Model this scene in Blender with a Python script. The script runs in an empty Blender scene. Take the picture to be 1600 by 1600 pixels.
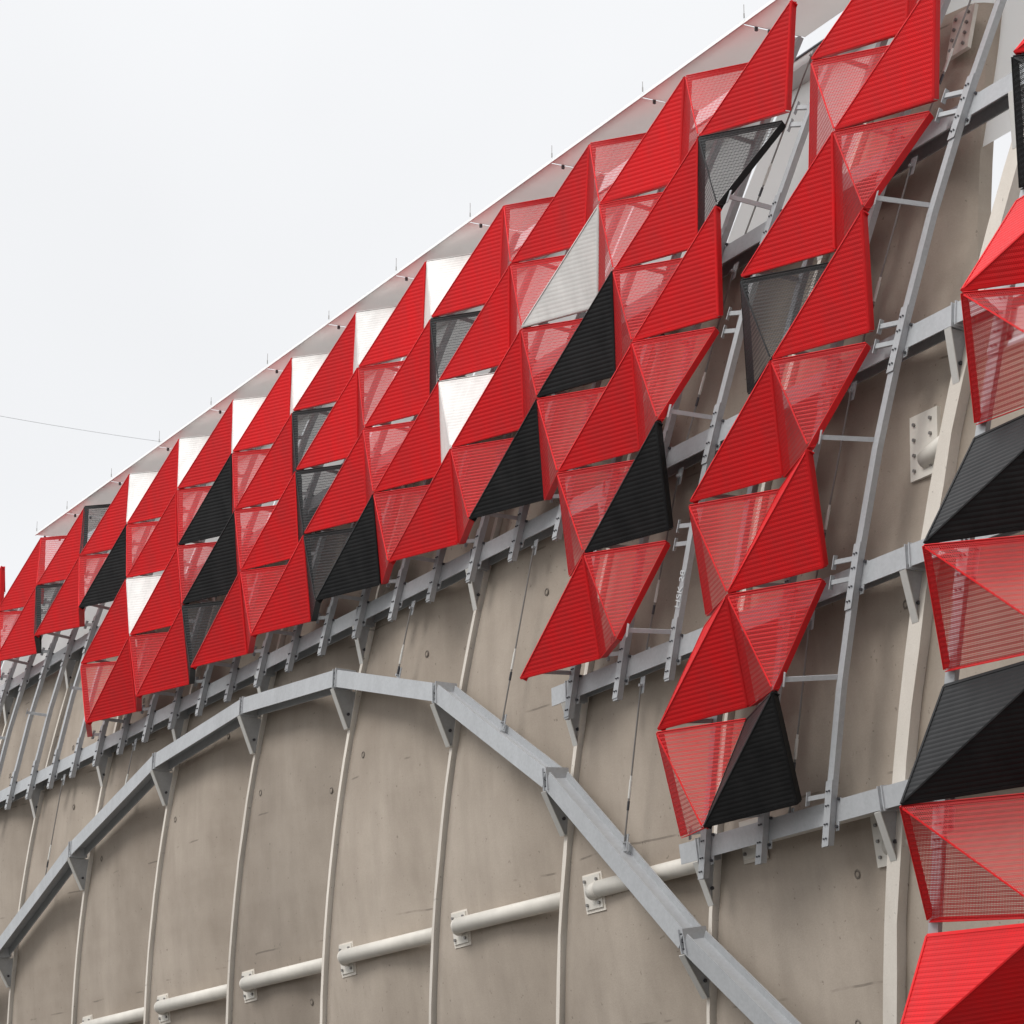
import bpy, bmesh, math, random
from mathutils import Vector, Matrix

random.seed(7)
scene = bpy.context.scene
col = scene.collection
R = math.radians

# ------------------------------------------------------------------ camera
ZS = 8.0825                     # lifts the measured facade frame so that the ground is z = 0
cam_d = bpy.data.cameras.new("camera")
cam = bpy.data.objects.new("camera", cam_d)
col.objects.link(cam)
CAM = Vector((31.0792277, -19.3744157, -6.3824771 + ZS))
yaw, pit = 1.08020122, 0.282588896
fw = Vector((-math.sin(yaw) * math.cos(pit), math.cos(yaw) * math.cos(pit), math.sin(pit)))
cam.location = CAM
cam.rotation_euler = fw.to_track_quat('-Z', 'Y').to_euler()
cam_d.sensor_width = 36.0
cam_d.lens = 4500.0 / 1600.0 * 36.0
cam_d.clip_start = 0.1
cam_d.clip_end = 3000.0
scene.camera = cam

# ------------------------------------------------------------------ sky and sun (overcast)
SUN_EL, SUN_AZ = R(48), R(232)
world = bpy.data.worlds.new("World")
scene.world = world
world.use_nodes = True
nt = world.node_tree
nt.nodes.clear()
w_out = nt.nodes.new("ShaderNodeOutputWorld")
sky = nt.nodes.new("ShaderNodeTexSky")
sky.sky_type = 'NISHITA'
sky.sun_disc = False
sky.sun_elevation = SUN_EL
sky.sun_rotation = SUN_AZ
bg_sky = nt.nodes.new("ShaderNodeBackground")
bg_sky.inputs["Strength"].default_value = 0.10
nt.links.new(sky.outputs["Color"], bg_sky.inputs["Color"])
# closed cloud layer: brighter towards the zenith as an overcast sky is, with faint soft cloud structure
tc = nt.nodes.new("ShaderNodeTexCoord")
sep = nt.nodes.new("ShaderNodeSeparateXYZ")
nt.links.new(tc.outputs["Generated"], sep.inputs[0])
ramp = nt.nodes.new("ShaderNodeMapRange")
ramp.inputs["From Min"].default_value = 0.0
ramp.inputs["From Max"].default_value = 1.0
ramp.inputs["To Min"].default_value = 0.69
ramp.inputs["To Max"].default_value = 2.9
zc = nt.nodes.new("ShaderNodeMath")
zc.operation = 'POWER'
zc.use_clamp = True
zc.inputs[1].default_value = 4.0
nt.links.new(sep.outputs["Z"], zc.inputs[0])
nt.links.new(zc.outputs[0], ramp.inputs["Value"])
hz = nt.nodes.new("ShaderNodeMapRange")       # the cloud thins a little towards the horizon
hz.inputs["From Min"].default_value = 0.0
hz.inputs["From Max"].default_value = 0.5
hz.inputs["To Min"].default_value = 1.20
hz.inputs["To Max"].default_value = 0.97
nt.links.new(sep.outputs["Z"], hz.inputs["Value"])
hm = nt.nodes.new("ShaderNodeMath")
hm.operation = 'MULTIPLY'
nt.links.new(ramp.outputs[0], hm.inputs[0])
nt.links.new(hz.outputs[0], hm.inputs[1])
cn = nt.nodes.new("ShaderNodeTexNoise")
cn.inputs["Scale"].default_value = 4.2
cn.inputs["Detail"].default_value = 3.0
nt.links.new(tc.outputs["Generated"], cn.inputs["Vector"])
cmr = nt.nodes.new("ShaderNodeMapRange")
cmr.inputs["From Min"].default_value = 0.3
cmr.inputs["From Max"].default_value = 0.7
cmr.inputs["To Min"].default_value = 0.975
cmr.inputs["To Max"].default_value = 1.04
nt.links.new(cn.outputs["Fac"], cmr.inputs["Value"])
mul = nt.nodes.new("ShaderNodeMath")
mul.operation = 'MULTIPLY'
nt.links.new(hm.outputs[0], mul.inputs[0])
nt.links.new(cmr.outputs[0], mul.inputs[1])
bg_cl = nt.nodes.new("ShaderNodeBackground")
bg_cl.inputs["Color"].default_value = (0.985, 0.99, 1.0, 1)
nt.links.new(mul.outputs[0], bg_cl.inputs["Strength"])
wmix = nt.nodes.new("ShaderNodeMixShader")
wmix.inputs[0].default_value = 0.93
nt.links.new(bg_sky.outputs[0], wmix.inputs[1])
nt.links.new(bg_cl.outputs[0], wmix.inputs[2])
nt.links.new(wmix.outputs[0], w_out.inputs["Surface"])

sun_d = bpy.data.lights.new("sun", 'SUN')
sun_d.energy = 1.3
sun_d.angle = R(22)
sun_d.color = (1.0, 0.97, 0.93)
sun = bpy.data.objects.new("sun", sun_d)
col.objects.link(sun)
# the brighter part of the cloud lies in front of the facade, to the left
sdir = Vector((0.16, -0.70, 0.68)).normalized()
sun.rotation_euler = sdir.to_track_quat('Z', 'Y').to_euler()
SUN_EL = math.asin(sdir.z)
sky.sun_elevation = SUN_EL
sky.sun_rotation = math.atan2(sdir.x, sdir.y)

scene.view_settings.view_transform = 'Standard'
scene.view_settings.look = 'None'
scene.view_settings.exposure = 0.35
scene.view_settings.gamma = 1.0
scene.view_settings.use_curve_mapping = False
scene.render.engine = 'CYCLES'
scene.cycles.max_bounces = 8
scene.cycles.diffuse_bounces = 4
scene.cycles.transparent_max_bounces = 24
scene.cycles.use_denoising = True

# ------------------------------------------------------------------ materials
def new_mat(name):
    m = bpy.data.materials.new(name)
    m.use_nodes = True
    n = m.node_tree
    return m, n, n.nodes["Principled BSDF"]

def noise(n, scale, detail=4.0, rough=0.55, vec=None):
    t = n.nodes.new("ShaderNodeTexNoise")
    t.inputs["Scale"].default_value = scale
    t.inputs["Detail"].default_value = detail
    t.inputs["Roughness"].default_value = rough
    if vec is not None:
        n.links.new(vec, t.inputs["Vector"])
    return t.outputs["Fac"]

def mrange(n, v, a, b, c, d):
    t = n.nodes.new("ShaderNodeMapRange")
    for k, x in zip(("From Min", "From Max", "To Min", "To Max"), (a, b, c, d)):
        t.inputs[k].default_value = x
    n.links.new(v, t.inputs["Value"])
    return t.outputs[0]

def math_n(n, op, a, b=None):
    t = n.nodes.new("ShaderNodeMath")
    t.operation = op
    for i, x in enumerate((a, b)):
        if x is None:
            continue
        if isinstance(x, (int, float)):
            t.inputs[i].default_value = x
        else:
            n.links.new(x, t.inputs[i])
    return t.outputs[0]

def mixc(n, f, a, b):
    t = n.nodes.new("ShaderNodeMix")
    t.data_type = 'RGBA'
    n.links.new(f, t.inputs["Factor"]) if not isinstance(f, (int, float)) else None
    if isinstance(f, (int, float)):
        t.inputs["Factor"].default_value = f
    for k, x in (("A", a), ("B", b)):
        s = [i for i in t.inputs if i.name == k and i.type == 'RGBA'][0]
        if isinstance(x, tuple):
            s.default_value = (*x, 1)
        else:
            n.links.new(x, s)
    return [o for o in t.outputs if o.type == 'RGBA'][0]

def bump(n, bsdf, h, strength, dist=0.01):
    b = n.nodes.new("ShaderNodeBump")
    b.inputs["Strength"].default_value = strength
    b.inputs["Distance"].default_value = dist
    n.links.new(h, b.inputs["Height"])
    n.links.new(b.outputs[0], bsdf.inputs["Normal"])

def pos(n, sx=1, sy=1, sz=1):
    g = n.nodes.new("ShaderNodeNewGeometry")
    m = n.nodes.new("ShaderNodeMapping")
    m.inputs["Scale"].default_value = (sx, sy, sz)
    n.links.new(g.outputs["Position"], m.inputs["Vector"])
    return m.outputs[0]

def paint(name, rgb, rough=0.5, holes=0.0, pitch=0.0238, dots=0.0):
    """powder coated sheet metal; holes = radius of the punched holes in pitches"""
    m, n, b = new_mat(name)
    v = mrange(n, noise(n, 1.0, 6, 0.6, vec=pos(n, 3.5, 3.5, 0.9)), 0.35, 0.75, 0.0, 1.0)
    dirt = tuple(c * 0.78 + 0.012 for c in rgb)
    base = mixc(n, v, rgb, dirt)
    info = n.nodes.new("ShaderNodeObjectInfo")
    hsv = n.nodes.new("ShaderNodeHueSaturation")
    n.links.new(mrange(n, info.outputs["Random"], 0, 1, 0.86, 1.10), hsv.inputs["Value"])
    n.links.new(base, hsv.inputs["Color"])
    base = hsv.outputs[0]
    b.inputs["Roughness"].default_value = rough
    b.inputs["Specular IOR Level"].default_value = 0.22
    if holes or dots:
        uv = n.nodes.new("ShaderNodeTexCoord").outputs["UV"]
        s = n.nodes.new("ShaderNodeSeparateXYZ")
        n.links.new(uv, s.inputs[0])
        row = math_n(n, 'FLOOR', math_n(n, 'DIVIDE', s.outputs[1], (0.062 / 3)))
        off = math_n(n, 'MULTIPLY', math_n(n, 'MODULO', row, 2.0), 0.5)
        u = math_n(n, 'SUBTRACT', math_n(n, 'FRACT', math_n(n, 'ADD', math_n(n, 'DIVIDE', s.outputs[0], pitch), off)), 0.5)
        w = math_n(n, 'MULTIPLY', math_n(n, 'SUBTRACT', math_n(n, 'FRACT', math_n(n, 'DIVIDE', s.outputs[1], (0.062 / 3))), 0.5), 0.87)
        d = math_n(n, 'SQRT', math_n(n, 'ADD', math_n(n, 'MULTIPLY', u, u), math_n(n, 'MULTIPLY', w, w)))
        big = math_n(n, 'GREATER_THAN', math_n(n, 'MODULO', row, 3.0), 0.5)      # smaller holes on the crown of each wave
        rr = holes if holes else dots
        hole = math_n(n, 'LESS_THAN', d, math_n(n, 'ADD', math_n(n, 'MULTIPLY', big, rr * 0.34), rr * 0.66))
        if holes:
            inv = math_n(n, 'SUBTRACT', 1.0, hole)
            n.links.new(inv, b.inputs["Alpha"])
        else:
            base = mixc(n, hole, base, tuple(c * 0.45 for c in rgb))
    n.links.new(base, b.inputs["Base Color"])
    return m

RED = (0.72, 0.012, 0.016)
BLACK = (0.0095, 0.0098, 0.0105)
WHITE = (0.80, 0.79, 0.765)
PAINT = {
    'red': (paint("red_paint", RED, dots=0.2), paint("red_perforated_shaded", tuple(c * 0.70 for c in RED), holes=0.36), paint("red_trim", RED)),  # perforated red is the same paint, darkened for the shade in its hole walls
    'black': (paint("black_paint", BLACK), paint("black_perforated", BLACK, holes=0.36), paint("black_trim", BLACK)),
    'white': (paint("white_paint", WHITE), paint("white_perforated", WHITE, holes=0.18), paint("white_trim", WHITE)),
}

def concrete(name, light, dark, stain):
    m, n, b = new_mat(name)
    big = math_n(n, 'ADD', math_n(n, 'MULTIPLY', mrange(n, noise(n, 0.30, 4, 0.6, vec=pos(n, 1, 1, 0.7)), 0.36, 0.64, 0, 1), 0.65),
                 math_n(n, 'MULTIPLY', mrange(n, noise(n, 0.95, 5, 0.6, vec=pos(n)), 0.34, 0.68, 0, 1), 0.35))
    streak = mrange(n, noise(n, 1.0, 6, 0.6, vec=pos(n, 2.4, 2.4, 0.28)), 0.42, 0.72, 0, 1)
    lift = mrange(n, noise(n, 1.0, 3, 0.5, vec=pos(n, 0.12, 0.12, 1.5)), 0.45, 0.62, 0, 1)
    fine = mrange(n, noise(n, 34, 6, 0.7, vec=pos(n)), 0.3, 0.7, 0, 1)
    pit_ = mrange(n, noise(n, 13, 2, 0.5, vec=pos(n)), 0.70, 0.75, 0, 1)
    c = mixc(n, big, light, dark)
    c = mixc(n, math_n(n, 'MULTIPLY', streak, 0.24), c, stain)
    c = mixc(n, math_n(n, 'MULTIPLY', lift, 0.18), c, light)
    c = mixc(n, math_n(n, 'MULTIPLY', fine, 0.16), c, stain)
    c = mixc(n, math_n(n, 'MULTIPLY', pit_, 0.40), c, tuple(x * 0.35 for x in stain))
    g2 = n.nodes.new("ShaderNodeNewGeometry")
    sx = n.nodes.new("ShaderNodeSeparateXYZ")
    n.links.new(g2.outputs["Position"], sx.inputs[0])
    zz = math_n(n, 'ADD', sx.outputs[2], math_n(n, 'MULTIPLY', noise(n, 0.9, 3, vec=pos(n)), 0.10))
    ln = math_n(n, 'LESS_THAN', math_n(n, 'ABSOLUTE', math_n(n, 'SUBTRACT', math_n(n, 'FRACT', math_n(n, 'DIVIDE', zz, 2.45)), 0.5)), 0.006)
    gate = mrange(n, noise(n, 1.1, 2, vec=pos(n, 1.3, 1.3, 0.4)), 0.55, 0.63, 0, 0.45)
    c = mixc(n, math_n(n, 'MULTIPLY', ln, gate), c, tuple(x * 0.4 for x in stain))
    oi = n.nodes.new("ShaderNodeObjectInfo")      # each pour came out a little different
    hv = n.nodes.new("ShaderNodeHueSaturation")
    n.links.new(mrange(n, oi.outputs["Random"], 0, 1, 0.90, 1.08), hv.inputs["Value"])
    n.links.new(c, hv.inputs["Color"])
    c = hv.outputs[0]
    n.links.new(c, b.inputs["Base Color"])
    b.inputs["Roughness"].default_value = 0.88
    b.inputs["Specular IOR Level"].default_value = 0.25
    bump(n, b, fine, 0.25, 0.006)
    return m

M_CONC = concrete("concrete", (0.46, 0.398, 0.335), (0.30, 0.252, 0.207), (0.18, 0.15, 0.122))
M_RIB = concrete("cream_concrete", (0.78, 0.73, 0.66), (0.70, 0.65, 0.58), (0.42, 0.37, 0.31))
M_HOLE = concrete("dark_concrete", (0.22, 0.19, 0.16), (0.16, 0.14, 0.12), (0.10, 0.085, 0.07))
M_GROUND = concrete("ground_asphalt", (0.11, 0.105, 0.098), (0.085, 0.081, 0.076), (0.06, 0.057, 0.054))

def metal(name, rgb, rough=0.45, metallic=0.55, spangle=0.16):
    m, n, b = new_mat(name)
    v = n.nodes.new("ShaderNodeTexVoronoi")
    v.inputs["Scale"].default_value = 26
    n.links.new(pos(n), v.inputs["Vector"])
    s = n.nodes.new("ShaderNodeSeparateColor")
    n.links.new(v.outputs["Color"], s.inputs[0])
    soft = noise(n, 3.0, 5, 0.6, vec=pos(n, 1, 1, 0.5))
    f = math_n(n, 'ADD', math_n(n, 'MULTIPLY', s.outputs[0], spangle), math_n(n, 'MULTIPLY', soft, 0.42))
    c = mixc(n, f, rgb, tuple(x * 0.55 for x in rgb))
    n.links.new(c, b.inputs["Base Color"])
    n.links.new(mrange(n, soft, 0.3, 0.7, rough - 0.08, rough + 0.10), b.inputs["Roughness"])
    b.inputs["Metallic"].default_value = metallic
    return m

M_GALV = metal("galvanised_steel", (0.49, 0.505, 0.52), 0.5, 0.2)
M_BOLT = metal("dark_bolt_steel", (0.10, 0.10, 0.11), 0.5, 0.6)
M_BRIGHT = metal("bright_zinc", (0.80, 0.79, 0.75), 0.5, 0.25, 0.05)
M_ROD = metal("rod_steel", (0.30, 0.29, 0.28), 0.45, 0.6, 0.05)

def plain(name, rgb, rough=0.6, var=0.1, scale=2.0):
    m, n, b = new_mat(name)
    v = mrange(n, noise(n, scale, 5, 0.6, vec=pos(n)), 0.3, 0.7, 0, 1)
    c = mixc(n, v, rgb, tuple(x * (1 - var) for x in rgb))
    n.links.new(c, b.inputs["Base Color"])
    b.inputs["Roughness"].default_value = rough
    return m

M_CREAM = plain("cream_pipe_paint", (0.70, 0.665, 0.60), 0.5, 0.14, 3.0)
M_SOFFIT = plain("white_soffit_sheet", (0.85, 0.835, 0.81), 0.5, 0.08, 1.0)
def glow_through(mat, f, c):                   # thin coated cloth lets the sky behind it through
    n = mat.node_tree
    tr = n.nodes.new("ShaderNodeBsdfTranslucent")
    tr.inputs["Color"].default_value = (*c, 1)
    mx = n.nodes.new("ShaderNodeMixShader")
    mx.inputs[0].default_value = f
    o = [q for q in n.nodes if q.type == 'OUTPUT_MATERIAL'][0]
    n.links.new(n.nodes["Principled BSDF"].outputs[0], mx.inputs[1])
    n.links.new(tr.outputs[0], mx.inputs[2])
    n.links.new(mx.outputs[0], o.inputs["Surface"])
glow_through(M_SOFFIT, 0.13, (0.80, 0.78, 0.75))
M_FASCIA = plain("white_fascia_sheet", (0.62, 0.62, 0.615), 0.45, 0.04, 1.0)
M_FABRIC = plain("white_fabric", (0.84, 0.83, 0.81), 0.8, 0.06, 0.7)
glow_through(M_FABRIC, 0.8, (0.93, 0.92, 0.90))
M_MARK = plain("chalk_mark", (0.66, 0.69, 0.70), 0.9, 0.25, 60)
M_WIRE = plain("grey_wire", (0.55, 0.56, 0.57), 0.6, 0.1, 1.0)

# ------------------------------------------------------------------ helpers
def wloc(o):
    v = Vector(o.location)
    while o.parent:
        o = o.parent
        v += Vector(o.location)
    return v

def tag(o, label=None, cat=None, group=None, kind=None):
    if label: o["label"] = label
    if cat: o["category"] = cat
    if group: o["group"] = group
    if kind: o["kind"] = kind
    return o

def place(name, data, parent=None, origin=(0, 0, 0)):
    o = bpy.data.objects.new(name, data)
    col.objects.link(o)
    origin = Vector(origin)
    if parent is not None:
        o.parent = parent
        origin = origin - wloc(parent)
    o.location = origin
    return o

def thing(name, loc, label, cat, group=None):
    return tag(place(name, None, None, loc), label, cat, group, "thing")

class MB:
    """collects boxes, bars, tubes and sheets and links them as one mesh object"""
    def __init__(s):
        s.v, s.f, s.uv, s.mi = [], [], [], []
    def face(s, pts, mi=0, uv=None):
        b = len(s.v)
        s.v += [Vector(p) for p in pts]
        s.f.append(tuple(range(b, b + len(pts))))
        s.uv.append(uv or [(0, 0)] * len(pts))
        s.mi.append(mi)
    def hexa(s, p, mi=0):
        """p: 8 corners, four of one end then the four matching ones of the other"""
        b = len(s.v)
        s.v += [Vector(x) for x in p]
        for q in ((3, 2, 1, 0), (4, 5, 6, 7), (0, 1, 5, 4), (1, 2, 6, 5), (2, 3, 7, 6), (3, 0, 4, 7)):
            s.f.append(tuple(b + k for k in q))
            s.uv.append([(0, 0)] * 4)
            s.mi.append(mi)
    def bar(s, a, b, e1, e2, mi=0):
        """box along a-b; e1 and e2 are (vector, from, to) giving the section"""
        a, b = Vector(a), Vector(b)
        (u, u0, u1), (w, w0, w1) = e1, e2
        u, w = Vector(u).normalized(), Vector(w).normalized()
        o = [u * u0 + w * w0, u * u1 + w * w0, u * u1 + w * w1, u * u0 + w * w1]
        s.hexa([a + k for k in o] + [b + k for k in o], mi)
    def tube(s, a, b, r, n=8, mi=0, r2=None, cap=True):
        a, b = Vector(a), Vector(b)
        d = (b - a).normalized()
        u = d.orthogonal().normalized()
        w = d.cross(u)
        r2 = r if r2 is None else r2
        i0 = len(s.v)
        for c, rr in ((a, r), (b, r2)):
            for k in range(n):
                t = 2 * math.pi * k / n
                s.v.append(c + (u * math.cos(t) + w * math.sin(t)) * rr)
        for k in range(n):
            s.f.append((i0 + k, i0 + (k + 1) % n, i0 + n + (k + 1) % n, i0 + n + k))
            s.uv.append([(0, 0)] * 4); s.mi.append(mi)
        if cap:
            s.f.append(tuple(i0 + n - 1 - k for k in range(n))); s.uv.append([(0, 0)] * n); s.mi.append(mi)
            s.f.append(tuple(i0 + n + k for k in range(n))); s.uv.append([(0, 0)] * n); s.mi.append(mi)
    def mesh(s, name, mats, origin, smooth=False):
        me = bpy.data.meshes.new(name)
        o = Vector(origin)
        me.from_pydata([tuple(p - o) for p in s.v], [], s.f)
        for m in (mats if isinstance(mats, (list, tuple)) else [mats]):
            me.materials.append(m)
        lay = me.uv_layers.new(name="UVMap")
        k = 0
        for poly, uvs in zip(me.polygons, s.uv):
            for q in uvs:
                lay.data[k].uv = q
                k += 1
        me.polygons.foreach_set("material_index", s.mi)
        if smooth:
            me.polygons.foreach_set("use_smooth", [True] * len(me.polygons))
        me.update()
        return me
    def build(s, name, mats, parent=None, origin=None, smooth=False):
        if origin is None:
            origin = sum(s.v, Vector()) / len(s.v)
        return place(name, s.mesh(name, mats, origin, smooth), parent, origin)

# ------------------------------------------------------------------ facade geometry
# i counts the vertical grid lines of the cladding (growing to the right), s the rows upwards,
# dep is metres behind the outermost vertices, square to the curved wall
W, H, TH0, K, DIN, SK = 1.4, 1.42666, -0.12733475, 0.0356259788, 0.518355, 0.51776

def prof(s):
    L = H * s
    return ((math.cos(TH0) - math.cos(TH0 + K * L)) / K, (math.sin(TH0 + K * L) - math.sin(TH0)) / K, TH0 + K * L)

def G(i, s, dep=0.0):
    y, z, th = prof(s)
    return Vector((i * W + SK * s, y + dep * math.cos(th), z - dep * math.sin(th) + ZS))

XO, YO, PHI, W2, SK2, DIN2, H2, Z02, TH2, K2 = 7.0457, -2.0161, 0.3618, 1.89, 0.3069, 0.6494, 1.3161, -1.0082, -0.1717, 0.041
NT = Vector((math.cos(PHI), math.sin(PHI), 0))
NN = Vector((-math.sin(PHI), math.cos(PHI), 0))

def N(i, s, dep=0.0):
    """the same for the cladding round the corner (i in cells from its first edge)"""
    L = H2 * s
    th = TH2 + K2 * L
    y = (math.cos(TH2) - math.cos(th)) / K2 + dep * math.cos(th)
    z = Z02 + (math.sin(th) - math.sin(TH2)) / K2 - dep * math.sin(th)
    return Vector((XO, YO, z + ZS)) + NT * (i * W2 + SK2 * s) + NN * y

def to_n(s):
    """row number round the corner at the height of row s"""
    return (H * s - Z02) / H2

def n_in(F, i, s):
    return (F(i, s, 1.0) - F(i, s, 0.0)).normalized()

# ------------------------------------------------------------------ cladding panels
NCORR = 23
CACHE = {}

def facet(mb, b0, b1, ap, outward, mi, key):
    """a triangular corrugated sheet, its waves running parallel to b0-b1"""
    b0, b1, ap = Vector(b0), Vector(b1), Vector(ap)
    nrm = (b1 - b0).cross(ap - b0).normalized()
    flip = nrm.dot(outward) < 0
    if flip: nrm = -nrm
    ax = (b1 - b0).normalized()
    hh = ((ap - b0) - ax * (ap - b0).dot(ax)).length
    n = NCORR
    amp = 0.0042 if key != "white" else 0.0018
    stops = []
    for k in range(n):
        for t, h in ((0.0, 0.0), (0.25, 0.62), (0.5, 1.0), (0.75, 0.62)):
            stops.append(((k + t) / n, h))
    stops.append((0.995, 0.0))
    prev = None
    run = 0.0
    for v, h in stops:
        l = b0.lerp(ap, v) + nrm * amp * h
        r = b1.lerp(ap, v) + nrm * amp * h
        ul = (l - b0).dot(ax); ur = (r - b0).dot(ax)
        if prev:
            run2 = v * n * 0.062               # three rows of holes to each wave
            q = [prev[0], prev[1], r, l]
            uv = [(prev[2], run), (prev[3], run), (ur, run2), (ul, run2)]
            if flip:
                q, uv = q[::-1], uv[::-1]
            mb.face(q, mi, uv)
            run = run2
        prev = (l, r, ul, ur, v, h)

def panel_meshes(F, din, i, j, kind, key):
    """sheet, edge frame and ridge meshes of one folded panel, relative to its own origin"""
    k = (F.__name__, j, kind, key) if F is G else (F.__name__, i, j, kind, key)
    if k in CACHE:
        return CACHE[k]
    st, sb = 7 - j, 7 - (j + 1)
    slash = kind == '/'
    e = 0.012                                     # vertical seams
    def corner(right, top, out):
        ii = i + (1 - e if right else e)
        gap = 0.018 if out else 0.060             # slots open towards the recessed corners
        return F(ii, (st - gap) if top else (sb + gap), 0.0 if out else din)
    TL, TR = corner(0, 1, not slash), corner(1, 1, slash)
    BL, BR = corner(0, 0, slash), corner(1, 0, not slash)
    o = F(i + 0.5, (st + sb) / 2, din)
    outw = -n_in(F, i, (st + sb) / 2)
    mats = PAINT[key]
    sheet = MB()
    if slash:
        tris = [(BL, BR, TR, 'lower'), (TL, TR, BL, 'upper')]
        ridge = (BL, TR)
        perf = 0
    else:
        tris = [(TL, TR, BR, 'upper'), (BL, BR, TL, 'lower')]
        ridge = (TL, BR)
        perf = 1
    for b0, b1, ap, nm in tris:
        facet(sheet, b0, b1, ap, outw, 0, key)
    fr = MB()
    for a, b in ((TL, TR), (BL, BR), (TL, BL), (TR, BR)):
        # the facet this edge belongs to gives the plane of the face strip
        for b0, b1, ap, nm in tris:
            T = (b0, b1, ap)
            if a in T and b in T:
                c = [x for x in T if x is not a and x is not b][0]
                nr = (b - a).cross(c - a).normalized()
                if nr.dot(outw) < 0: nr = -nr
                ed = (b - a).normalized()
                inw = (c - a); inw = (inw - ed * inw.dot(ed)).normalized()
                if slash: fr.bar(a, b, (inw, -0.012, 0.018), (nr, 0.004, 0.010))      # face strip
                fr.bar(a, b, (inw, -0.022, -0.0125), (nr, -0.10, 0.006))   # return flange
                break
    rd = MB()
    r = (ridge[1] - ridge[0]).normalized()
    sd = r.cross(outw).normalized()
    rd.bar(ridge[0] + r * 0.03, ridge[1] - r * 0.03, (sd, -0.009, 0.009), (outw, 0.0, 0.009))
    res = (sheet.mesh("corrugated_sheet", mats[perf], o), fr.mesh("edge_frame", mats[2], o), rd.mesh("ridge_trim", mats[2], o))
    CACHE[k] = res
    return res

def panel(F, din, i, j, kind, key, parent):
    a, b, c = panel_meshes(F, din, i, j, kind, key)
    o = F(i + 0.5, 7 - j - 0.5, din)
    p = place("facade_panel", a, parent, o)
    p.location += Vector((random.uniform(-1, 1) * 0.006, random.uniform(-1, 1) * 0.008, random.uniform(-1, 1) * 0.008))
    p.rotation_euler = [random.uniform(-1, 1) * R(0.35) for _ in range(3)]
    for nm, me in (("edge_frame", b), ("ridge_trim", c)):
        q = place(nm, me, None)
        q.parent = p
    what = "solid" if kind == '/' else "perforated"
    if key != 'red':
        p["label"] = "%s %s folded panel" % (key, what)
    return p

WHITES = {(i, -1) for i in (-20, -18, -16, -14, -12, -10)} | {(-6, 0), (-18, 1), (-8, 1)}
BLACKS = {(-22, -1), (-23, 0), (-13, 0), (-9, 0), (-3, 0), (-20, 0), (-16, 0), (-15, 1), (-5, 1), (-12, 1),
          (-10, 2), (-6, 2), (-15, 2), (-11, 2), (-3, 3), (-1, 2), (0, 6)}
def colour(i, j):
    return 'white' if (i, j) in WHITES else 'black' if (i, j) in BLACKS else 'red'

def in_block(i, j):
    if j == -1 or j == 0: return -25 <= i <= -3
    if j in (1, 2): return -19 <= i <= -3
    if j in (3, 4): return -4 <= i <= -3
    return False

long_block = thing("cladding_block", G(-14, 4, 0.5), "long stepped block of red, white and black folded panels under the roof edge", "cladding", "blocks of folded facade panels")
tall_block = thing("cladding_block", G(0, 4, 0.5), "narrow two panel wide block of red folded panels hanging right of the long block", "cladding", "blocks of folded facade panels")
far_block = thing("cladding_block", G(-28, 6, 0.5), "red folded panels just peeping in at the left edge beyond the roof end", "cladding", "blocks of folded facade panels")
near_block = thing("cladding_block", N(0.5, 3, 0.5), "large red and black folded panels at the right edge, nearest the viewer", "cladding", "blocks of folded facade panels")
for j in range(-1, 5):
    for i in range(-25, -2):
        if in_block(i, j):
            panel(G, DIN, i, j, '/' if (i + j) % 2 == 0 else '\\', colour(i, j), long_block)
for j in range(-1, 7):
    for i in (-1, 0):
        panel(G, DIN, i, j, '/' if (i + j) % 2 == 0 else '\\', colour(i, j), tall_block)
for j in (-1, 0):
    for i in range(-30, -26):
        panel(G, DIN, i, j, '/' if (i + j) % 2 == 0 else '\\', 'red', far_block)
NEARC = {1: 'black', 2: 'red', 3: 'red', 4: 'black', 5: 'red', 6: 'black', 7: 'red', 8: 'red', 9: 'red'}
for j in range(0, 10):
    for i in (0, 1):
        kind = '/' if (i + j) % 2 == 0 else '\\'
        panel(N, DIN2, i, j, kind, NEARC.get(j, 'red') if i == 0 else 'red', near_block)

# ------------------------------------------------------------------ upright rails behind the panels
RD, BD, RIBD = 0.70, 0.79, 1.06          # depth of rail faces, beam faces, rib faces
frame = thing("panel_support_frame", G(-12, 4, RD), "galvanised upright rails with stubs and bolted plates carrying the folded panels", "steel frame")

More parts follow.
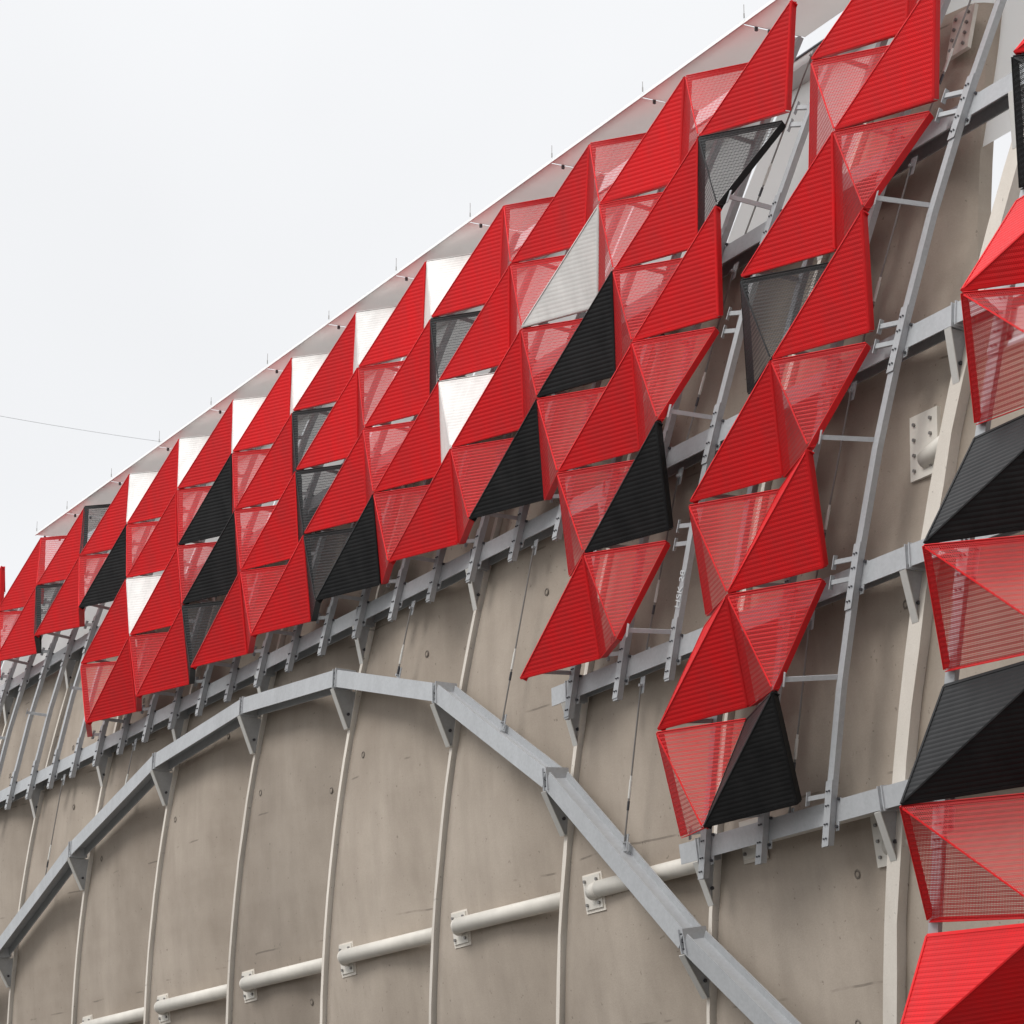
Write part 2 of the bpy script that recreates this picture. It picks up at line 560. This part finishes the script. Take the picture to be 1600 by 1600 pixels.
def rail(i, s0, s1, rows, off=0.12, F=G, stubs=(), right_stub=False):
    """one channel rail from row s0 up to s1; rows = beam rows where it is bolted on"""
    x = i + off
    m = MB()
    cuts = [s0] + [r for r in rows if s0 < r < s1] + [s1]
    tx = (F(x + 1, s0) - F(x, s0)).normalized()
    for a, b in zip(cuts, cuts[1:]):
        nst = max(1, int((b - a) / 1.0 + 0.5))
        for q in range(nst):
            u, v = a + (b - a) * q / nst, a + (b - a) * (q + 1) / nst
            P, Q = F(x, u, RD), F(x, v, RD)
            n_ = n_in(F, x, (u + v) / 2)
            m.bar(P, Q, (tx, -0.062, 0.062), (n_, 0.0, 0.012))            # face
            m.bar(P, Q, (tx, 0.050, 0.062), (n_, 0.0125, 0.085))          # right leg
            m.bar(P, Q, (tx, -0.062, -0.050), (n_, 0.0125, 0.085))        # left leg
    r_ = m.build("support_rail", M_GALV, frame)
    for r in rows:
        if not (s0 - 0.4 <= r <= s1 + 0.2): continue
        P, Q = F(x, r - 0.36, RD), F(x, r + 0.20, RD)
        n_ = n_in(F, x, r)
        pl = MB()
        pl.bar(P, Q, (tx, -0.070, 0.070), (n_, -0.012, -0.002))
        pl.bar(F(x, r - 0.24, RD), F(x, r + 0.04, RD), (tx, 0.072, 0.14), (n_, 0.09, 0.104))   # ear on the beam
        pl.build("splice_plate", M_GALV, r_)
        bo = MB()
        up = (Q - P).normalized()
        for t in (0.12, 0.34, 0.62, 0.84):
            c = P.lerp(Q, t) - n_ * 0.016
            for sx in (-0.024, 0.026):
                bo.tube(c + tx * sx, c + tx * sx - n_ * 0.014, 0.013, 6)
        for t in (0.28, 0.70):
            c = P.lerp(Q, t) + n_ * 0.089 + tx * 0.108
            bo.tube(c, c - n_ * 0.03, 0.022, 6)
        tag(bo.build("bolt_set", M_BOLT, r_), kind="stuff")
    for (side, sv, d0) in stubs:
        # bar from a panel corner back to the rail, with the small clip plate on the panel
        A = F(i + (0.05 if side > 0 else -0.05), sv, d0 + 0.11)
        B = F(x, sv, RD + 0.05) - tx * 0.063
        n_ = n_in(F, i, sv)
        up = (F(i, sv + 0.2) - F(i, sv - 0.2)).normalized()
        st = MB()
        dirv = (B - A).normalized()
        sd = dirv.cross(up).normalized()
        st.bar(A, B, (up, -0.030, 0.030), (sd, -0.028, 0.028))
        st.build("stub_bar", M_GALV, r_)
        cp = MB()
        cp.bar(A - up * 0.09, A + up * 0.09, (dirv, -0.010, 0.0), (sd, -0.045, 0.045))
        cp.build("clip_plate", M_GALV, r_)
    return r_

def occupied(i, j):
    return (in_block(i, j) or (i in (-1, 0) and -1 <= j <= 6) or (-30 <= i <= -27 and j in (-1, 0)))

BEAM_S = {0: 6.0, 1: 4.0, 2: 2.0, 3: 0.0}
for i in range(-32, 2):
    s1 = 8.15
    if i <= -5: s0, rows = 3.62, (4.0, 6.0)
    elif i <= -2: s0, rows = 1.62, (2.0, 4.0, 6.0)
    else: s0, rows = -0.36, (0.0, 2.0, 4.0, 6.0)
    stubs = []
    for j in range(0, 8):
        sv = 7.0 - j
        if sv < s0: continue
        touches = [occupied(i - 1, j - 1), occupied(i - 1, j), occupied(i, j - 1), occupied(i, j)]
        if not any(touches): 
            if (i + j) % 2 == 0 and i < -19 and sv > 4: stubs.append((1, sv - 0.1, 0.2))
            continue
        out = (i + j) % 2 == 1
        d0 = 0.0 if out else DIN
        if touches[0] or touches[2]: stubs.append((1, sv + 0.085, d0))
        if (touches[1] or touches[3]) and not out: stubs.append((1, sv - 0.085, d0))
        elif (touches[1] or touches[3]) and not (touches[0] or touches[2]): stubs.append((1, sv - 0.085, d0))
    rail(i, s0, s1, rows, off=(0.30 if i == 1 else 0.21), stubs=stubs)
for i in (0, 1, 2):
    rail(i, -3.2, 7.6, (0.0, 2.0, 4.0, 6.0), off=0.03, F=N, stubs=[(1, 7 - j, 0.0 if (i + j) % 2 else DIN2) for j in range(0, 10)])

# stamped mark on the rail in the gap between the two blocks
def rail_text(txt, i, s, size):
    cu = bpy.data.curves.new("chalk_mark", 'FONT')
    cu.body = txt
    cu.size = size
    cu.align_x = 'CENTER'; cu.align_y = 'CENTER'
    cu.extrude = 0.0015
    tmp = bpy.data.objects.new("tmp", cu)
    col.objects.link(tmp)
    dg = bpy.context.evaluated_depsgraph_get()
    me = bpy.data.meshes.new_from_object(tmp.evaluated_get(dg))
    bpy.data.objects.remove(tmp)
    up = (G(i, s + .3, RD) - G(i, s - .3, RD)).normalized()
    n_ = n_in(G, i, s)
    right = (-n_).cross(up) * -1
    zax = -n_; xax = up; yax = zax.cross(xax)
    mat = Matrix((xax, yax, zax)).transposed().to_4x4()
    me.transform(mat)
    me.materials.clear(); me.materials.append(M_MARK)
    return me, G(i, s, RD) - n_ * 0.004
_rails = [o for o in frame.children if o.name.startswith("support_rail")]
gap_rail = _rails[32 - 2]
me, c = rail_text("HSK 28", -2 + 0.21, 2.47, 0.17)
place("chalk_mark", me, gap_rail, c)

# ------------------------------------------------------------------ horizontal beams
RIBS = [2 - 3 * k for k in range(0, 12)]

def gusset(F, i, s_top, drop, parent, front, back=RIBD, thick=0.02):
    """triangular bracket under a beam: web plate and sloping front flange"""
    tx = (F(i + 1, s_top) - F(i, s_top)).normalized()
    A, B, C_ = F(i, s_top, front), F(i, s_top, back), F(i, s_top - drop, back)
    m = MB()
    o = tx * thick / 2
    D_ = F(i, s_top - drop, back - 0.05)
    m.hexa([A - o, B - o, C_ - o, D_ - o, A + o, B + o, C_ + o, D_ + o])
    dn = (D_ - A).normalized()
    nn = dn.cross(tx).normalized()
    if nn.dot(n_in(F, i, s_top)) > 0: nn = -nn
    m2 = MB()
    m2.bar(A, D_, (tx, -0.065, 0.065), (nn, 0.001, 0.014), 0)
    m2.bar(D_ + nn * 0.001, C_, (tx, -0.065, 0.065), (nn, 0.0, 0.012), 0)
    g_ = m.build("gusset_bracket", M_GALV, parent)
    m2.build("bracket_flange", M_BRIGHT, g_)
    bo = MB()
    c = F(i, s_top - drop * 0.62, back - 0.07) + o
    bo.tube(c, c + tx * 0.03, 0.026, 6)
    bo.build("bolt", M_BOLT, g_)
    return g_

def beam_seg(P, Q, n_, up, parent, name="beam_segment", h0=-0.27, h1=0.0, d0=0.0, d1=0.30):
    """channel beam: web at the front with flanges running back"""
    m = MB()
    m.bar(P, Q, (up, h0, h1), (n_, d0, d0 + 0.018))
    m.bar(P, Q, (up, h1 - 0.018, h1), (n_, d0 + 0.0185, d1))
    m.bar(P, Q, (up, h0 + 0.05, h1 - 0.0185), (n_, d1 - 0.018, d1))       # open below: rear flange
    return m.build(name, M_GALV, parent)

beam_labels = {
    6.0: "topmost grey steel beam running behind the upper rows of panels",
    4.0: "long dark underside steel beam along the stepped lower edge of the long block",
    2.0: "steel beam behind the middle of the narrow block, ending short at its left",
    0.0: "lowest short steel beam at the foot of the narrow block"}
for s_, left in ((6.0, -33), (4.0, -33), (2.0, -4.35), (0.0, -1.35)):
    root = thing("steel_beam", G(max(left, -14), s_, BD), beam_labels[s_], "steel beam", "horizontal beams behind the cladding")
    ends = [left] + [r for r in sorted(RIBS) if r > left + 0.5]
    for a, b in zip(ends, ends[1:]):
        P, Q = G(a + (0.03 if a != left else 0), s_ + 0.03, BD), G(b - 0.03, s_ + 0.03, BD)
        n_ = n_in(G, a, s_)
        up = (G(a, s_ + .2) - G(a, s_ - .2)); up.x = 0; up.normalize()
        beam_seg(P, Q, n_, up, root)
    for r in RIBS:
        if r < left: continue
        up = (G(r, s_ + .2) - G(r, s_ - .2)); up.x = 0; up.normalize()
        n_ = n_in(G, r, s_)
        sp = MB()
        P = G(r, s_ + 0.03, BD)
        for e in (-0.04, 0.04):
            sp.bar(P + Vector((e - 0.008, 0, 0)), P + Vector((e + 0.008, 0, 0)), (up, -0.29, 0.02), (n_, -0.02, 0.30))
        sp.bar(P + up * -0.14 - Vector((0.16, 0, 0)), P + up * -0.14 + Vector((0.16, 0, 0)), (up, -0.09, 0.09), (n_, 0.02, 0.035))
        sp.build("splice_plate", M_GALV, root)
        gusset(G, r, s_ + 0.03 - 0.292 / H, 0.42, root, 0.78, back=1.12)
    # piece round the corner
    P, Q = G(2.03, s_ + 0.03, BD), N(3.0, to_n(s_), 0.85)
    up = (G(2, s_ + .2) - G(2, s_ - .2)); up.x = 0; up.normalize()
    dx = (Q - P).normalized()
    n_ = dx.cross(up); n_ = -n_ if n_.dot(NN) < 0 else n_
    up = n_.cross(dx); up = -up if up.z < 0 else up
    beam_seg(P, Q, n_, up, root)

# ------------------------------------------------------------------ arch girder over the opening
ARCH = [(-25, 0.0), (-22, 1.38), (-19, 2.47), (-16, 3.22), (-13, 3.41), (-10, 3.19), (-7, 2.47), (-4, 1.06), (-1, -0.90), (2, -2.78)]
arch = thing("arch_girder", G(-11, 3.4, 0.80), "pale grey arched girder of straight lengths rising over the bare concrete wall", "girder")
AF = 0.63
for (a, sa), (b, sb) in zip(ARCH, ARCH[1:]):
    P, Q = G(a, sa, AF), G(b, sb, AF)
    dx = (Q - P).normalized()
    P, Q = P + dx * 0.05, Q - dx * 0.05
    n_ = n_in(G, (a + b) / 2, (sa + sb) / 2)
    up = n_.cross(dx).normalized(); up = -up if up.z < 0 else up
    n_ = dx.cross(up); n_ = -n_ if n_.y < 0 else n_
    m = MB()
    m.bar(P, Q, (up, -0.145, 0.145), (n_, 0.0, 0.02))             # front plate
    m.bar(P, Q, (up, -0.145, 0.145), (n_, 0.30, 0.32))            # back plate
    m.bar(P, Q, (up, 0.02, 0.04), (n_, 0.0205, 0.2995))         # web between them: open above and below
    m.build("girder_segment", M_GALV, arch)
for a, sa in ARCH:
    k = [x for x, _ in ARCH].index(a)
    tx = Vector((1, 0, 0))
    up = (G(a, sa + .2) - G(a, sa - .2)); up.x = 0; up.normalize()
    n_ = n_in(G, a, sa)
    P = G(a, sa, AF)
    m = MB()
    for e in (-0.055, 0.055):
        m.bar(P + tx * (e - 0.01), P + tx * (e + 0.01), (up, -0.165, 0.165), (n_, -0.02, 0.36))
    m.build("splice_plate", M_GALV, arch)
    bo = MB()
    for h in (-0.1, 0.0, 0.1):
        bo.tube(P + tx * -0.05 + up * h + n_ * 0.02, P + tx * 0.05 + up * h + n_ * 0.02, 0.02, 6)
    tag(bo.build("bolt_set", M_BOLT, arch), kind="stuff")
    gusset(G, a, sa - 0.175 / H, 0.44, arch, AF - 0.01)

# ------------------------------------------------------------------ tie rods with turnbuckles
def tie_rod(i0, sa, i1, sb, label, dep=0.86):
    A, B = G(i0, sa, dep), G(i1, sb, dep)
    root = thing("tie_rod", A, label, "tie rod", "slender tie rods between beams")
    m = MB(); m.tube(A, B, 0.013, 6); m.build("rod", M_ROD, root)
    d = (B - A).normalized()
    L = (B - A).length
    m = MB()
    c = A + d * L * 0.60
    m.tube(c, c + d * 0.26, 0.021, 8)
    m.tube(c - d * 0.06, c, 0.016, 8, cap=True)
    m.build("turnbuckle", M_BRIGHT, root)
    m = MB(); c = A + d * (L * 0.60 + 0.30); m.tube(c, c + d * 0.13, 0.019, 8); m.build("lock_nut", M_BOLT, root)
    n_ = n_in(G, i0, sa); tx = Vector((1, 0, 0))
    for P in (A, B):
        m = MB()
        m.bar(P - d * 0.12, P + d * 0.12, (tx, -0.06, 0.06), (n_, 0.018, 0.03))
        m.tube(P - n_ * 0.03, P + n_ * 0.02, 0.022, 8)
        m.build("clevis_plate", M_GALV, root)

def arch_s(i):
    for (a, sa), (b, sb) in zip(ARCH, ARCH[1:]):
        if a <= i <= b:
            return sa + (sb - sa) * (i - a) / (b - a) + 0.13
tie_rod(0.5, 7.9, 0.5, 6.0, "tie rod at the top right above the topmost beam, right of the narrow block")
tie_rod(0.5, 5.72, 0.5, 4.0, "tie rod right of the narrow block between the topmost beam and the next one down")
tie_rod(0.5, 3.72, 0.5, 2.0, "tie rod right of the narrow block between the second and third beams")
tie_rod(0.5, 1.72, 0.5, 0.0, "tie rod right of the narrow block ending at the lowest short beam")
tie_rod(-2.5, 7.9, -2.5, 6.0, "topmost tie rod in the gap between the long and narrow blocks")
tie_rod(-2.5, 5.72, -2.5, 4.0, "tie rod in the gap between the blocks above the beam that bounds the long block")
tie_rod(-2.5, 3.72, -2.5, 2.0, "tie rod in the gap between the blocks beside the marked rail")
tie_rod(-2.5, 1.72, -2.5, arch_s(-2.5), "rightmost tie rod down to the falling right leg of the arch")
tie_rod(-5.5, 3.72, -5.5, arch_s(-5.5), "tie rod dropping to the arch just right of its crown")
tie_rod(-8.5, 3.72, -8.5, arch_s(-8.5), "short tie rod dropping to the level crown piece of the arch")
tie_rod(-17.5, 3.72, -17.5, arch_s(-17.5), "tie rod dropping to the rising left leg of the arch, nearest its crown")
tie_rod(-20.5, 3.72, -20.5, arch_s(-20.5), "long thin tie rod left on the bare wall ending low on the arch leg")

# ------------------------------------------------------------------ concrete wall: ribs and saw-tooth bays
SB, ST = -5.72, 6.05
wall = thing("concrete_wall", G(-14, SB + .1, 1.2), "bulging beige concrete wall of tall bays between pale upright ribs", "wall")
NS = 30
def rib(F, i, s0, s1, front, back, w, parent):
    m = MB()
    tx = (F(i + 1, 0) - F(i, 0)).normalized()
    pr = None
    for k in range(NS + 1):
        s = s0 + (s1 - s0) * k / NS
        P, Q = F(i, s, front), F(i, s, back)
        jag = 0.012 * math.sin(k * 2.1 + i) + random.uniform(-0.012, 0.012)
        c = [P - tx * w, P + tx * (w + jag), Q + tx * w, Q - tx * w]
        if pr: m.hexa(pr + c)
        pr = c
    return m.build("wall_rib", M_RIB, parent)

def bay(fn, parent, nu=16, th=0.2, name="wall_bay", mat=None, s0=SB, s1=ST, ns=NS):
    """fn(u, s, extra depth) -> point; solid slab"""
    v, f = [], []
    if th == 0.0:                             # cloth: one skin
        v = [fn(q / nu, s0 + (s1 - s0) * k / ns, 0.0) for k in range(ns + 1) for q in range(nu + 1)]
        f = [(k * (nu + 1) + q, k * (nu + 1) + q + 1, (k + 1) * (nu + 1) + q + 1, (k + 1) * (nu + 1) + q) for k in range(ns) for q in range(nu)]
        me = bpy.data.meshes.new(name)
        o = sum(v, Vector()) / len(v)
        me.from_pydata([tuple(p - o) for p in v], [], f)
        me.materials.append(mat)
        me.polygons.foreach_set("use_smooth", [True] * len(me.polygons))
        return place(name, me, parent, o)
    for lay in (0.0, th):
        for k in range(ns + 1):
            s = s0 + (s1 - s0) * k / ns
            for q in range(nu + 1):
                v.append(fn(q / nu, s, lay))
    n1 = (ns + 1) * (nu + 1)
    idx = lambda l, k, q: l * n1 + k * (nu + 1) + q
    for k in range(ns):
        for q in range(nu):
            f.append((idx(0, k, q), idx(0, k, q + 1), idx(0, k + 1, q + 1), idx(0, k + 1, q)))
            f.append((idx(1, k, q), idx(1, k + 1, q), idx(1, k + 1, q + 1), idx(1, k, q + 1)))
        f.append((idx(0, k, 0), idx(0, k + 1, 0), idx(1, k + 1, 0), idx(1, k, 0)))
        f.append((idx(0, k, nu), idx(1, k, nu), idx(1, k + 1, nu), idx(0, k + 1, nu)))
    for q in range(nu):
        f.append((idx(0, 0, q), idx(1, 0, q), idx(1, 0, q + 1), idx(0, 0, q + 1)))
        f.append((idx(0, ns, q), idx(0, ns, q + 1), idx(1, ns, q + 1), idx(1, ns, q)))
    me = bpy.data.meshes.new(name)
    o = sum(v, Vector()) / len(v)
    me.from_pydata([tuple(p - o) for p in v], [], f)
    me.materials.append(mat or M_CONC)
    me.polygons.foreach_set("use_smooth", [len(p.vertices) == 4 and abs(p.normal.y) > 0.5 for p in me.polygons])
    me.update()
    return place(name, me, parent, o)

D0, D1 = 1.13, 1.46
def wall_dep(u):
    t = min(1.0, max(0.0, (u - 0.45) / 0.45))
    return D0 + 0.06 * u + (D1 - D0 - 0.06) * t * t * (3 - 2 * t)
def hole(parent, P, n_, r=0.05):
    m = MB()
    k = 12
    u = n_.orthogonal().normalized(); w = n_.cross(u)
    ring = lambda rr, dd: [P + (u * math.cos(2 * math.pi * q / k) + w * math.sin(2 * math.pi * q / k)) * rr - n_ * dd for q in range(k)]
    a, b, c = ring(r, 0.004), ring(r * 0.72, 0.012), ring(r * 0.5, 0.002)
    for q in range(k):
        q2 = (q + 1) % k
        m.face([a[q], a[q2], b[q2], b[q]], 0)
        m.face([b[q], b[q2], c[q2], c[q]], 0)
    m.face(c, 1)
    return m.build("tie_hole", [M_HOLE, M_CONC], parent)

BAYS = {}
for r in RIBS:
    rib(G, r, SB, 8.0 if r > -4 else ST + 0.2, RIBD, D1 + 0.12, 0.14 if r == 2 else 0.046, wall)
for r in RIBS[1:]:
    i0, i1 = r + 0.085 / W + 0.012, r + 3 - 0.085 / W
    cut = (lambda s: min(1.0, max(0.0, (s - 4.1) / 0.4)) * 0.42 + max(0.0, s - 4.35) * 0.45) if r == -1 else (lambda s: 0.0)
    rnd = 0.10 if r == -1 else 0.0
    BAYS[r] = bay(lambda u, s, l, i0=i0, i1=i1, cut=cut, rnd=rnd: G(i0 + (i1 - cut(s) - i0) * u, s, (wall_dep(u) if not rnd else D0 + 0.22 * u) + l + rnd * max(0.0, s > 4.0) * max(0, u - 0.8) ** 2 * 40), wall, s1=7.6 if r == -1 else ST)
    for u, s in ((0.10, 2.35), (0.78, 2.1), (0.86, 1.72), (0.72, -0.55), (0.80, -1.9), (0.55, 3.25), (0.30, 4.4), (0.62, -3.2)):
        if random.random() < 0.22: continue
        uu, ss = u + random.uniform(-0.03, 0.03), s + random.uniform(-0.12, 0.12)
        hole(BAYS[r], G(i0 + (i1 - i0) * uu, ss, wall_dep(uu) if r != -1 else D0 + 0.22 * uu), n_in(G, r, ss), 0.062)
    # horizontal construction joint, a shallow dark groove cover
corner_wall = thing("concrete_wall", N(0.3, -3.0, 1.2), "dim concrete wall strip seen between the last rib and the nearest panels", "wall")
bay(lambda u, s, l: (G(2.0, s, 1.2) + Vector((0.10, 0, 0))).lerp(N(3.4, to_n(s), 1.35), u) + NN * l, corner_wall, nu=8, s1=3.6)

# pale fabric wall above the concrete
fabric = thing("fabric_wall", G(-14, 7.2, 1.5), "white tensioned fabric wall glimpsed above the concrete behind the upper panels", "fabric wall")
for r in RIBS[1:]:
    bay(lambda u, s, l, r=r: G(r + 0.03 + 2.94 * u, s, 1.55 + 0.12 * math.sin(math.pi * u) * math.sin((s - 6) * 1.2) + l), fabric, nu=10, th=0.0, name="fabric_panel", mat=M_FABRIC, s0=ST - 0.1, s1=8.3, ns=8)
bay(lambda u, s, l: (G(1.85, s, 1.75)).lerp(N(3.4, to_n(s), 1.9), u) + NN * (l + 0.10 * math.sin(9 * u + s) * math.cos(1.7 * s)), fabric, nu=24, th=0.0, name="fabric_panel", mat=M_FABRIC, s0=3.9, s1=8.3, ns=20)

# ------------------------------------------------------------------ pipe struts along the wall
def strut(i_k, label, s=-0.16, u0=0.20, u1=1.0, proud=0.17):
    i0, i1 = i_k + 3 * u0, i_k + 3 * u1 - 0.06
    P = G(i0, s, wall_dep(u0))
    n_ = n_in(G, i0, s)
    up = (G(i0, s + .2) - G(i0, s - .2)); up.x = 0; up.normalize()
    tx = Vector((1, 0, 0))
    root = thing("pipe_strut", P, label, "pipe strut", "cream pipe struts low on the concrete wall")
    m = MB()
    m.bar(P - up * 0.24, P + up * 0.24, (tx, -0.24, 0.24), (n_, -0.035, 0.02))
    m.build("base_plate", M_CREAM, root)
    g = MB()
    g.bar(P - up * 0.29, P + up * 0.27, (tx, -0.275, 0.275), (n_, -0.012, 0.02))
    g.build("grout_pad", M_RIB, root)
    bo = MB()
    for a in (-0.17, 0.17):
        for b in (-0.17, 0.17):
            c = P + tx * a + up * b - n_ * 0.035
            bo.tube(c, c - n_ * 0.03, 0.026, 6)
    tag(bo.build("bolt_set", M_ROD, root), kind="stuff")
    A = P - n_ * 0.05 + tx * 0.02
    B1 = G(i0 + 0.16, s + 0.015, wall_dep(u0) - proud)
    B2 = G(i1, s + 0.02, 1.27)
    m = MB()
    m.tube(A, B1, 0.125, 20, cap=True)
    m.tube(B1, B2, 0.125, 20)
    d0 = (B1 - A).normalized()
    for k in range(6):     # rounded elbow
        t0, t1 = math.pi / 2 * k / 6, math.pi / 2 * (k + 1) / 6
        dd = (B2 - B1).normalized()
        m.tube(B1 - dd * 0.125 * math.sin(t0), B1 - dd * 0.125 * math.sin(t1), 0.125 * math.cos(t0), 20, r2=max(0.004, 0.125 * math.cos(t1)), cap=False)
    o = m.build("pipe", M_CREAM, root, smooth=True)
    return root
strut(-4, "cream pipe strut crossing behind the right leg of the arch", proud=0.05)
strut(-7, "cream pipe strut just left of the arch's right leg, longest fully bare one")
strut(-10, "cream pipe strut on the wall under the arch crown's right end")
strut(-13, "cream pipe strut on the wall under the arch crown's left end")
strut(-16, "small cream pipe strut low on the wall, second from the left")
strut(-19, "cream pipe strut at the very bottom edge, farthest left")
strut(-1, "cream pipe strut mostly hidden behind the lowest short beam", s=-0.07, proud=0.03)

def end_plate(i, s, label, pipe=True):
    P = G(i, s, D0 + 0.22 * (i + 1) / 3)
    n_ = n_in(G, i, s)
    up = (G(i, s + .2) - G(i, s - .2)); up.x = 0; up.normalize()
    tx = Vector((1, 0, 0))
    root = thing("pipe_strut", P, label, "pipe strut", "plates and pipes beside the last rib")
    k = 1.0 if pipe else 0.8
    m = MB(); m.bar(P - up * 0.42 * k, P + up * 0.42 * k, (tx, -0.27 * k, 0.30 * k), (n_, -0.035, 0.02)); m.build("base_plate", M_CREAM, root)
    bo = MB()
    for a in (-0.17, 0.17):
        for b in (-0.30, -0.1, 0.1, 0.30):
            c = P + tx * a * k + up * b * k - n_ * 0.035
            bo.tube(c, c - n_ * 0.03, 0.024, 6)
    tag(bo.build("bolt_set", M_ROD, root), kind="stuff")
    if not pipe: return
    m = MB(); m.tube(P - up * 0.2 + tx * 0.02, P - up * 0.14 + tx * 0.62 - n_ * 0.10, 0.13, 20); m.build("pipe", M_CREAM, root, smooth=True)
end_plate(1.43, 3.06, "white eight bolt plate with pipe stub beside the last rib")
end_plate(1.62, -0.30, "white bolted plate left of the last rib, just under the lowest beam")
end_plate(0.10, 7.2, "white bolted plate near the top right, behind the edge rail", False)

# ------------------------------------------------------------------ roof canopies
def canopy(a, b, label, cells):
    root = thing("roof_canopy", G((a + b) / 2, 8.25, 0), label, "roof canopy", "roof canopies over the cladding")
    E = lambda i, dy, dz: G(i, 8.13, -0.03) + Vector((0, dy, dz))
    ed = [a] + cells + [b]
    for p, q in zip(ed, ed[1:]):
        sag = random.uniform(-0.012, 0.012)
        m = MB()
        x0, x1 = p + 0.012, q - 0.012
        lo = [E(x0, 0.03, 0.0), E(x1, 0.03, 0.0), E(x1, 1.05, 0.02 + sag), E(x0, 1.05, 0.02 + sag)]
        m.face(lo[::-1])
        m.build("soffit_panel", M_SOFFIT, root)
    for p in ed:
        m = MB()
        m.bar(E(p, 0.05, 0.012), E(p, 1.0, 0.03), ((1, 0, 0), -0.011, 0.011), ((0, 0, 1), 0.0, 0.03))
        for dy in (0.24, 0.46, 0.60):
            m.bar(E(p, dy, 0.01), E(p, dy, -0.055), ((1, 0, 0), -0.016, 0.016), ((0, 1, 0), -0.02, 0.02))
        m.build("joint_clip", M_BOLT, root)
        m = MB()
        m.tube(E(p, 0.04, 0.10), E(p, 0.04, 0.10 + random.uniform(0.15, 0.25)), 0.005, 6)
        m.tube(E(p, 0.04, 0.10), E(p, 0.04, 0.17), 0.010, 6)
        m.build("lightning_spike", M_ROD, root)
    for p, q in zip(ed, ed[1:]):
        m = MB()
        x0, x1 = p + 0.004, q - 0.004
        F0 = [E(x0, 0.0, -0.01), E(x1, 0.0, -0.01), E(x1, 0.028, -0.01), E(x0, 0.028, -0.01)]
        F1 = [E(x0, 0.06, 0.09), E(x1, 0.06, 0.09), E(x1, 0.09, 0.09), E(x0, 0.09, 0.09)]
        m.hexa(F0 + F1)
        m.build("fascia_strip", M_FASCIA, root)
    return root
canopy(-24.45, -1.55, "long white roof canopy edging the top of the long block against the sky", [i for i in range(-24, -1) if i % 2])
canopy(-1.2, 1.2, "short white roof canopy over the narrow block at the top right", [0])

gutter = thing("roof_gutter", G(-28, 8.0, 1.3), "pale gutter edge behind the cladding beyond the roof's left end", "gutter")
m = MB(); m.bar(G(-34, 8.25, 1.2), G(2, 8.25, 1.2), ((0, 0, 1), -0.05, 0.10), ((0, 1, 0), 0.0, 0.5)); m.build("gutter_edge", M_FASCIA, gutter)
m = MB(); m.bar(G(-34, 8.25, 1.2), G(2, 8.25, 1.2), ((0, 0, 1), 0.101, 0.125), ((0, 1, 0), -0.02, 0.5)); m.build("gutter_cap", M_BOLT, gutter)

# ------------------------------------------------------------------ wire in the sky, ground
def wire():
    def at(px, py, dist):
        rgt = Vector((math.cos(yaw), math.sin(yaw), 0)); up = rgt.cross(fw)
        d = fw + rgt * ((px - 800) / 4500) + up * ((800 - py) / 4500)
        return CAM + d.normalized() * dist
    A, B = at(-260, 598, 90), at(620, 722, 130)
    m = MB()
    pts = []
    for k in range(25):
        t = k / 24
        pts.append(A.lerp(B, t) - Vector((0, 0, 0.5 * 4 * t * (1 - t))))
    for p, q in zip(pts, pts[1:]): m.tube(p, q, 0.008, 5, cap=False)
    tag(m.build("overhead_wire", M_WIRE), "thin grey wire crossing the pale sky at the left", "wire")
wire()

m = MB()
m.face([(-1500, -1500, 0), (1500, -1500, 0), (1500, 1500, 0), (-1500, 1500, 0)])
tag(m.build("ground", M_GROUND, None, (0, 0, 0)), kind="structure")
